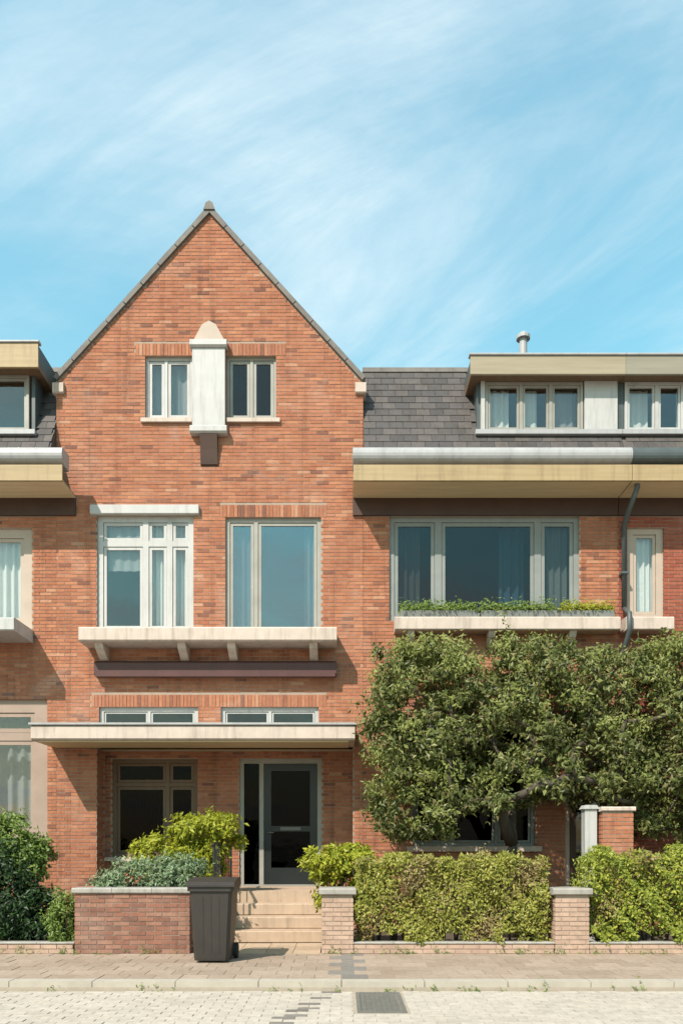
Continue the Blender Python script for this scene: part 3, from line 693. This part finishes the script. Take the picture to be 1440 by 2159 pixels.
# ------------------------------------------------------------------ front gardens: walls, piers, bin
def brick_wall(name, x0, x1, y0, y1, h, label, cat, mat='brick_wall', cap='cap', group=None, capt=.075, over=.035, capn=None):
    t = thing(name, ((x0+x1)/2, (y0+y1)/2, 0), label, cat, group)
    MB().box(x0+.008, x1-.008, y0+.008, y1-.008, -.05, h-.002).build('core', 'mortar', t)
    front = brick_boxes(x0, x1, 0, h, [], y0, depth=.06)
    pieces('brick', 'outer_bricks', front, mat, t)
    back = [(a, c, y1-.06, y1, e, f) for a, c, _, _, e, f in front]
    side = []
    nrow = int(h/.063)
    for k in range(nrow):
        za = k*.063+.0055
        a = y0+.065; step_ = .221; first = True
        while a < y1-.07:
            c = min(a+(.10 if (first and k % 2) else .21), y1-.065)
            first = False
            for xs in ((x0, x0+.05), (x1-.05, x1)):
                if c-a > .03: side.append((xs[0]-.001, xs[1]+.001, a, c, za, za+.052))
            a = c+.011
    pieces('brick', 'outer_bricks', side, mat, t)
    pieces('brick', 'rear_bricks', back, mat, t, limit=0)
    n = capn or max(1, round((x1-x0)/.5)); p_ = (x1-x0+2*over)/n
    for i in range(n):
        MB().chamfer(x0-over+i*p_+.003, x0-over+(i+1)*p_-.003, y0-over, y1+over, h, h+capt, .015).build('cap_stone', cap, t)
    return t
brick_wall('garden_wall', -3.62, -2.06, -3.19, -2.97, .82, 'low weathered brick garden wall with grey concrete cap beside the bin', 'garden wall')
brick_wall('gate_pier', -.27, .16, -3.19, -2.80, .80, 'pale brick gate pier with flat cap beside the stone steps', 'gate pier', 'brick_pale', 'cap', 'brick gate piers', .09, .04, 1)
brick_wall('gate_pier', 2.90, 3.36, -3.19, -2.80, .80, 'pale brick gate pier with flat cap between the two hedges', 'gate pier', 'brick_pale', 'cap', 'brick gate piers', .09, .04, 1)
brick_wall('kerb_wall', .17, 2.89, -3.18, -3.03, .126, 'ankle high brick edging wall under the brownish hedge', 'edging wall', 'brick_pale', 'cap', 'low brick edging walls', .03, .01)
brick_wall('kerb_wall', 3.37, 6.6, -3.18, -3.03, .126, 'ankle high brick edging wall under the bright green hedge', 'edging wall', 'brick_pale', 'cap', 'low brick edging walls', .03, .01)
brick_wall('kerb_wall', -7.2, -3.64, -3.18, -3.03, .126, 'ankle high brick edging wall in front of the dark evergreen shrub', 'edging wall', 'brick_pale', 'cap', 'low brick edging walls', .03, .01)
pier = brick_wall('porch_pier', 3.90, 4.36, -2.1, -1.7, 1.98, 'orange brick porch pier with pale cap under the tree', 'pier', 'brick', 'stone', None, .07, .03, 1)
wp = thing('white_post', (3.76, -1.9, 0), 'slim white painted wooden post beside the orange porch pier', 'post')
MB().box(3.67, 3.85, -1.99, -1.81, 0, 2.02).build('shaft', 'white', wp); MB().prism([(3.64, 2.021), (3.88, 2.021), (3.84, 2.08), (3.68, 2.08)], -2.02, -1.78).build('cap', 'white', wp)

# wheelie bin
bn = thing('wheelie_bin', (-1.63, -3.78, 0), 'dark grey brown wheelie bin standing at the end of the garden wall', 'bin')
b = MB(); x, y = -1.63, -3.78
def ring(hw, hd, z, c=.04): return [(x-hw+c, y-hd, z), (x+hw-c, y-hd, z), (x+hw, y-hd+c, z), (x+hw, y+hd-c, z), (x+hw-c, y+hd, z), (x-hw+c, y+hd, z), (x-hw, y+hd-c, z), (x-hw, y-hd+c, z)]
lv = [ring(.215, .25, .03), ring(.22, .255, .06), ring(.265, .31, .90), ring(.29, .335, .905), ring(.29, .335, .96)]
vs_ = [p for r_ in lv for p in r_]; fs_ = [tuple(range(8))[::-1], tuple(range(32, 40))]+[(i*8+k, i*8+(k+1) % 8, (i+1)*8+(k+1) % 8, (i+1)*8+k) for i in range(4) for k in range(8)]
b.poly(vs_, fs_); body = b.build('body', 'bin', bn)
for xx in (-.1, 0, .1): MB().poly([(x+xx-.008, y-.262, .12), (x+xx+.008, y-.262, .12), (x+xx+.008, y-.312, .84), (x+xx-.008, y-.312, .84), (x+xx-.008, y-.25, .12), (x+xx+.008, y-.25, .12), (x+xx+.008, y-.30, .84), (x+xx-.008, y-.30, .84)], [(0,1,2,3),(4,7,6,5),(0,4,5,1),(1,5,6,2),(2,6,7,3),(3,7,4,0)]).build('rib', 'bin', body)
MB().prof_x([(y-.36, .962), (y-.36, .985), (y-.30, 1.02), (y+.1, 1.065), (y+.32, 1.05), (y+.345, .962)], x-.30, x+.30).build('lid', 'bin', bn)
MB().tube([(x-.24, y+.34, 1.0), (x-.22, y+.42, 1.02), (x+.22, y+.42, 1.02), (x+.24, y+.34, 1.0)], .016).build('handle', 'bin', bn, smooth=True)
for s in (-1, 1):
    MB().tube([(x+s*.225, y+.22, .10), (x+s*.275, y+.22, .10)], .10, 20).build('wheel', 'rubber', bn)
# iron handrail on the cheek wall
hr = thing('handrail', (-1.91, -1.2, .69), 'black iron handrail on the low wall beside the stone steps', 'handrail')
for yy in (-2.0, -1.1, -.15): MB().tube([(-1.92, yy, .69), (-1.92, yy, 1.48)], .018).build('post', 'iron', hr)
MB().tube([(-1.92, -2.12, 1.46), (-1.92, -2.0, 1.50), (-1.92, -.1, 1.50)], .024).build('rail', 'iron', hr)
for i in range(11):
    yy = -1.86+i*.16
    if min(abs(yy+1.1), abs(yy+2), abs(yy+.15)) > .05: MB().tube([(-1.92, yy, .69), (-1.92, yy, 1.48)], .009, 6).build('baluster', 'iron', hr)

# ------------------------------------------------------------------ vegetation
def leaves(name, pts, dirs, size, mat, parent, seed, aspect=.5, fold=.25, kind=None, spread=.5):
    """one folded, pointed leaf of two triangles at each point"""
    g = np.random.default_rng(seed); n = len(pts)
    nr = dirs/(np.linalg.norm(dirs, axis=1)[:, None]+1e-9)+g.normal(0, spread, (n, 3)); nr /= np.linalg.norm(nr, axis=1)[:, None]+1e-9
    d = np.cross(nr, g.normal(0, 1, (n, 3)))+np.array([0, 0, -.25]); d /= np.linalg.norm(d, axis=1)[:, None]+1e-9
    s = np.cross(d, nr); s /= np.linalg.norm(s, axis=1)[:, None]+1e-9
    nn = -np.cross(d, s)*-1; ln = (size*g.uniform(.5, 1.45, n))[:, None]; wd = ln*aspect*.5
    base = pts; tip = pts+d*ln-nn*ln*.12; mid = pts+d*ln*.45
    v = np.stack([base, mid+s*wd+nn*wd*fold*2, tip, mid-s*wd+nn*wd*fold*2], 1).reshape(-1, 3)
    i = np.arange(n)[:, None]*4
    f = np.concatenate([i+np.array([[0, 1, 2]]), i+np.array([[0, 2, 3]])], 0)
    return np_mesh(name, v, f, mat, parent, kind)
def stems(parent, base, tips, r0=.03, r1=.008, name='stem', mat='bark', bend=.15, seed=1):
    g = random.Random(seed); b_ = MB()
    for t in tips:
        p0, p1 = Vector(base)+Vector((g.uniform(-.06, .06), g.uniform(-.04, .04), 0)), Vector(t)
        m1 = p0.lerp(p1, .4)+Vector((g.uniform(-bend, bend), g.uniform(-bend, bend), bend)); m2 = p0.lerp(p1, .75)+Vector((g.uniform(-bend, bend)*.5, 0, bend*.6))
        b_.tube([p0, m1, m2, p1], [r0, r0*.7, (r0+r1)*.4, r1], 6)
    return b_.build(name, mat, parent)
def shrub(name, base, blobs, n, size, mat, label, seed, group=None, aspect=.5, up=.5, shell_=.45, nstem=9):
    """blobs: (cx,cy,cz,rx,ry,rz) in world metres"""
    t = thing(name, base, label, 'shrub', group); g = np.random.default_rng(seed)
    P, D = [], []; vol = np.array([b[3]*b[4]*b[5] for b in blobs])**.67; cnt = (n*vol/vol.sum()).astype(int)
    for bl, k in zip(blobs, cnt):
        c = np.array(bl[:3]); r_ = np.array(bl[3:])
        nc = max(6, k//45); dv = g.normal(0, 1, (nc, 3)); dv /= np.linalg.norm(dv, axis=1)[:, None]
        cc = dv*(g.uniform(1-shell_, 1.05, nc))[:, None]
        idx = g.integers(0, nc, k); q = cc[idx]+g.normal(0, .13, (k, 3))
        P.append(c+q*r_); D.append(dv[idx]+np.array([0, 0, up]))
    P = np.concatenate(P); D = np.concatenate(D); keep = P[:, 2] > .02
    leaves('foliage', P[keep], D[keep], size, mat, t, seed+1, aspect)
    gg = random.Random(seed); tips = []
    for i in range(nstem):
        bl = blobs[i % len(blobs)]; tips.append((bl[0]+gg.uniform(-.7, .7)*bl[3], bl[1]+gg.uniform(-.6, .6)*bl[4], bl[2]+gg.uniform(-.2, .7)*bl[5]))
    stems(t, base, tips, seed=seed); return t
def hedge(name, x0, x1, y0, y1, z0, z1, n, size, mat, label, seed, wob=.07, group=None, dry=1.0):
    t = thing(name, ((x0+x1)/2, (y0+y1)/2, 0), label, 'hedge', group); g = np.random.default_rng(seed)
    lx, ly, lz = x1-x0, y1-y0, z1-z0
    A = np.array([lx*lz*1.5, lx*lz*.5, lx*ly*1.3, ly*lz*.7, ly*lz*.7]); side = g.choice(5, n, p=A/A.sum())
    u, v_ = g.uniform(0, 1, n), g.uniform(0, 1, n); dep = np.abs(g.normal(0, .09, n))
    P = np.zeros((n, 3)); D = np.zeros((n, 3))
    for k in range(5):
        m = side == k
        if k == 0: P[m] = np.stack([x0+u[m]*lx, y0+dep[m], z0+v_[m]*lz], 1); D[m] = (-.15, -1, .55)
        if k == 1: P[m] = np.stack([x0+u[m]*lx, y1-dep[m], z0+v_[m]*lz], 1); D[m] = (0, 1, .35)
        if k == 2: P[m] = np.stack([x0+u[m]*lx, y0+v_[m]*ly, z1-dep[m]], 1); D[m] = (0, -.2, 1)
        if k == 3: P[m] = np.stack([x0+dep[m], y0+u[m]*ly, z0+v_[m]*lz], 1); D[m] = (-1, 0, .35)
        if k == 4: P[m] = np.stack([x1-dep[m], y0+u[m]*ly, z0+v_[m]*lz], 1); D[m] = (1, 0, .35)
    bump_ = (np.sin(P[:, 0]*5.3+seed)*np.sin(P[:, 2]*6.1+1)+.7*np.sin(P[:, 0]*11.7+P[:, 2]*9+seed*2)+.5*np.sin(P[:, 0]*23+P[:, 2]*19))*wob*.6
    P += D*bump_[:, None]
    top = side == 2
    P[top, 2] += np.clip(np.sin(P[top, 0]*31+P[top, 1]*23)+np.sin(P[top, 0]*13.3)-1.1, 0, 1)*g.uniform(0, .16, top.sum())
    # uneven, thinner skirt
    keep = ~((P[:, 2] < z0+.22) & (np.sin(P[:, 0]*7.3+seed)+.6*np.sin(P[:, 0]*17.1) > .25))
    keep &= P[:, 2] > .02
    P, D = P[keep], D[keep]
    dn = np.sin(P[:, 0]*3.7+seed*1.3)*np.sin(P[:, 2]*4.9+seed)+.6*np.sin(P[:, 0]*8.3-P[:, 2]*6.1)+.35*(P[:, 2]-z0)/lz+g.normal(0, .45, len(P))
    dm_ = dn > dry
    leaves('foliage', P[~dm_], D[~dm_], size, mat, t, seed+1, .55); leaves('dry_foliage', P[dm_], D[dm_], size*.9, 'leaf_dry', t, seed+2, .5)
    # shoots above the clipped top
    b_ = MB(); gg = random.Random(seed); k = int(lx/.13)
    for i in range(k):
        x_ = x0+(i+.5)*lx/k+gg.uniform(-.04, .04); yy = (y0+y1)/2+gg.uniform(-.1, .1)
        for s in range(3):
            b_.tube([(x_, yy, 0), (x_+gg.uniform(-.1, .1), yy+gg.uniform(-.15, .15), z1*.5), (x_+gg.uniform(-.18, .18), y0+gg.uniform(.05, ly-.05), z1*gg.uniform(.8, .97))], [.016, .010, .004], 5)
    b_.build('stems', 'bark', t)
    return t

# tree in front of the right neighbour
def tree():
    t = thing('garden_tree', (2.75, -1.05, 0), 'broad dark leafy tree spreading in front of the right hand ground floor', 'tree')
    t['label'] = 'broad dark green leafy tree spreading above the brownish hedge'
    g = np.random.default_rng(21); cl = []
    c = np.array([3.44, -.96, 3.21]); r_ = np.array([3.02, .80, 1.60])
    tries = 0
    while len(cl) < 620 and tries < 20000:
        tries += 1
        q = g.uniform(-1, 1, 3); e = np.sum(np.abs(q)**np.array([12, 2.6, 8]))
        if e > 1 or e < .10: continue
        p = c+q*r_
        if p[2] < 2.25 and 3.2 < p[0] < 4.7: continue
        if p[2] < 2.1 and 1.75 < p[0] < 3.2: continue
        h_ = math.sin(p[0]*3.1+1)*math.sin(p[2]*3.7+.5)+.6*math.sin(p[0]*6.3+p[2]*2.1)
        if h_ < -.55 and g.random() < .8: continue
        if cl and min(np.sum(((np.array(cl)-p)/np.array([1, 1, 1]))**2, 1)) < .15**2: continue
        cl.append(p)
    cl = np.array(cl)
    P, D = [], []
    for p in cl:
        k = int(g.integers(70, 135)); rad = g.uniform(.13, .24)
        q = g.normal(0, 1, (k, 3)); q /= np.linalg.norm(q, axis=1)[:, None]; q *= (rad*g.uniform(.2, 1.25, k))[:, None]
        out = (p-c)/r_; P.append(p+q*np.array([1.1, 1, .85])); D.append(q/rad*.7+out*.5+np.array([0, -.1, -.15]))
    # trailing outer shoots for an uneven outline
    for i in range(60):
        p = cl[g.integers(0, len(cl))]; out = (p-c)/r_; out /= np.linalg.norm(out)+1e-6
        k = 26; u = np.linspace(0, 1, k)[:, None]; sh = p+out*u*g.uniform(.3, .55)+np.array([0, 0, .12])*np.sin(u*3)-np.array([0, 0, .08])*u
        P.append(sh+g.normal(0, .025, (k, 3))); D.append(np.tile(out, (k, 1)))
    sunlit = []
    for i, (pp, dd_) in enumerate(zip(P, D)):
        q = (pp.mean(0)-c)/r_; lit = .20+.35*max(0, q[2])+.3*max(0, -q[0]-.6)+.12*max(0, -q[1])  # paler leaves gather toward the sun: light painted in, plus some random scatter
        sunlit.append(np.full(len(pp), g.random() < lit) | (g.random(len(pp)) < .06))
    P = np.concatenate(P); D = np.concatenate(D); Y = np.concatenate(sunlit); P[:, 1] = np.minimum(P[:, 1], -.06)
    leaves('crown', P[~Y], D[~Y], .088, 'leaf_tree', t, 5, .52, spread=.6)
    leaves('sunlit_leaves', P[Y], D[Y], .07, 'leaf_sunlit', t, 6, .5, spread=.45)
    # limbs: every clump hangs on the nearest node nearer to the trunk
    nodes = [np.array([2.75, -1.05, 0]), np.array([2.70, -1.03, .8]), np.array([2.78, -1.0, 1.5])]
    par = [None, 0, 1]; fork = nodes[2]
    order = np.argsort(np.linalg.norm(cl-fork, axis=1))
    for i in order:
        p = cl[i]; nd = np.array(nodes[2:]); dist = np.linalg.norm(nd-p, axis=1)+.35*np.linalg.norm(nd-fork, axis=1)
        j = int(np.argmin(dist))+2; nodes.append(p); par.append(j)
    wgt = [1]*len(nodes)
    for i in range(len(nodes)-1, 0, -1): wgt[par[i]] += wgt[i]
    rad = lambda i: .0052*wgt[i]**.47+.001
    b_ = MB()
    MB_trunk = MB().tube([nodes[0]-np.array([0, 0, .05]), nodes[0]+np.array([.02, 0, .25]), nodes[1], (nodes[1]+nodes[2])/2+np.array([.02, .01, 0]), nodes[2]], [.13, .10, .09, .085, .085], 10)
    MB_trunk.build('trunk', 'bark', t, smooth=True)
    for i in range(3, len(nodes)):
        a, q = Vector(nodes[par[i]]), Vector(nodes[i]); m = a.lerp(q, .5)+Vector(g.normal(0, .035, 3))
        b_.tube([a, m, q], [min(rad(par[i]), rad(i)*1.5), rad(i)*1.15, rad(i)], 6)
    b_.build('limbs', 'bark', t, smooth=True)
tree()
hedge('hedge', .20, 2.84, -3.10, -2.45, .06, 1.30, 30000, .05, 'leaf_hedge', 'brownish green clipped hedge between the two pale gate piers', 3, .13, group='front garden hedges', dry=.88)
hedge('hedge', 3.42, 6.6, -3.10, -2.45, .06, 1.34, 34000, .05, 'leaf_bright', 'bright yellow green hedge beyond the gate pier by the orange porch pier', 8, .17, group='front garden hedges', dry=1.35)
shrub('golden_shrub', (-2.35, -1.2, 0), [(-2.85, -1.2, 1.30, .50, .35, .40), (-2.2, -1.2, 1.78, .62, .35, .24), (-2.35, -1.2, 1.2, .5, .3, .45), (-1.95, -1.15, 1.55, .35, .3, .25)], 7200, .085, 'leaf_gold', 'golden yellow green shrub below the brown framed window', 31)
shrub('golden_shrub', (-.05, -2.2, 0), [(-.15, -2.2, 1.22, .42, .35, .24), (.22, -2.25, 1.36, .38, .3, .16), (0, -2.15, .8, .35, .3, .4)], 5200, .08, 'leaf_gold', 'golden yellow shrub behind the pale gate pier beside the steps', 37)
shrub('evergreen_shrub', (-4.75, -2.55, 0), [(-4.85, -2.6, .75, .55, .45, .72), (-4.3, -2.65, .45, .35, .35, .42), (-5.5, -2.6, .8, .6, .45, .75)], 16000, .07, 'leaf_dark', 'dense dark evergreen shrub at the foot of the left hand bay', 41, aspect=.45)
bpy.data.objects['evergreen_shrub']['label'] = 'dense near black evergreen shrub next to the low garden wall'
shrub('leafy_shrub', (-5.0, -1.5, 0), [(-5.35, -1.5, 1.5, .6, .4, .5), (-4.85, -1.5, 1.3, .35, .3, .35)], 5200, .08, 'leaf_mid', 'light green leafy shrub rising behind the near black evergreen', 47)
shrub('leafy_shrub', (-2.75, -2.55, 0), [(-2.8, -2.55, .95, .75, .28, .35), (-2.35, -2.5, 1.05, .4, .25, .3)], 6500, .055, 'leaf_pale', 'pale grey green shrub peeping over the weathered garden wall', 53)
shrub('leafy_shrub', (-3.85, -2.95, 0), [(-3.85, -2.95, .42, .25, .22, .42)], 2600, .05, 'leaf_mid', 'small olive green shrub at the end of the weathered garden wall', 59)

# ------------------------------------------------------------------ window boxes on the sill of the right neighbour
for i, (xa, xb, lab) in enumerate([(1.02, 2.35, 'green planted window box on the sill under the wide window, nearest the gable'), (2.42, 3.72, 'green planted window box on the sill below the middle of the wide window'), (3.80, 4.72, 'short planted window box on the sill beside the downpipe')]):
    wb = thing('window_box', ((xa+xb)/2, -.15, 5.412), lab, 'window box', 'planted window boxes')
    MB().prof_x([(-.22, 5.412), (-.06, 5.412), (-.04, 5.53), (-.25, 5.53)], xa, xb).build('trough', 'frame_shade', wb)
    g = np.random.default_rng(80+i); n = int(1500*(xb-xa))
    P = np.stack([g.uniform(xa, xb, n), -.15+g.normal(0, .07, n), 5.54+np.abs(g.normal(0, .075, n))], 1); D = np.tile(np.array([0., -.6, .8]), (n, 1))
    leaves('foliage', P, D, .05, 'leaf_mid' if i < 2 else 'leaf_gold', wb, 90+i)

# ------------------------------------------------------------------ weeds in the joints at the foot of the walls and along the kerb
g = np.random.default_rng(300); P = []
for i in range(150):
    if i % 3: x_, y_, z_ = g.uniform(-6, 6), -3.215+g.normal(0, .012), 0
    else: x_, y_, z_ = g.uniform(-6, 6), -5.395+g.normal(0, .01), -.10
    if -1.9 < x_ < -.3 and i % 3: continue
    k = int(g.integers(3, 16)); h_ = g.uniform(.015, .07)
    P.append(np.stack([x_+g.normal(0, .03, k), y_+g.normal(0, .012, k), z_+np.abs(g.normal(0, h_, k))], 1))
P = np.concatenate(P); wd_ = leaves('weeds', P, np.tile(np.array([0., -.7, .5]), (len(P), 1)), .04, 'leaf_mid', None, 301, .3)
tag(wd_, 'small green weeds sprouting along the wall foot and kerb', 'weeds', kind='stuff')
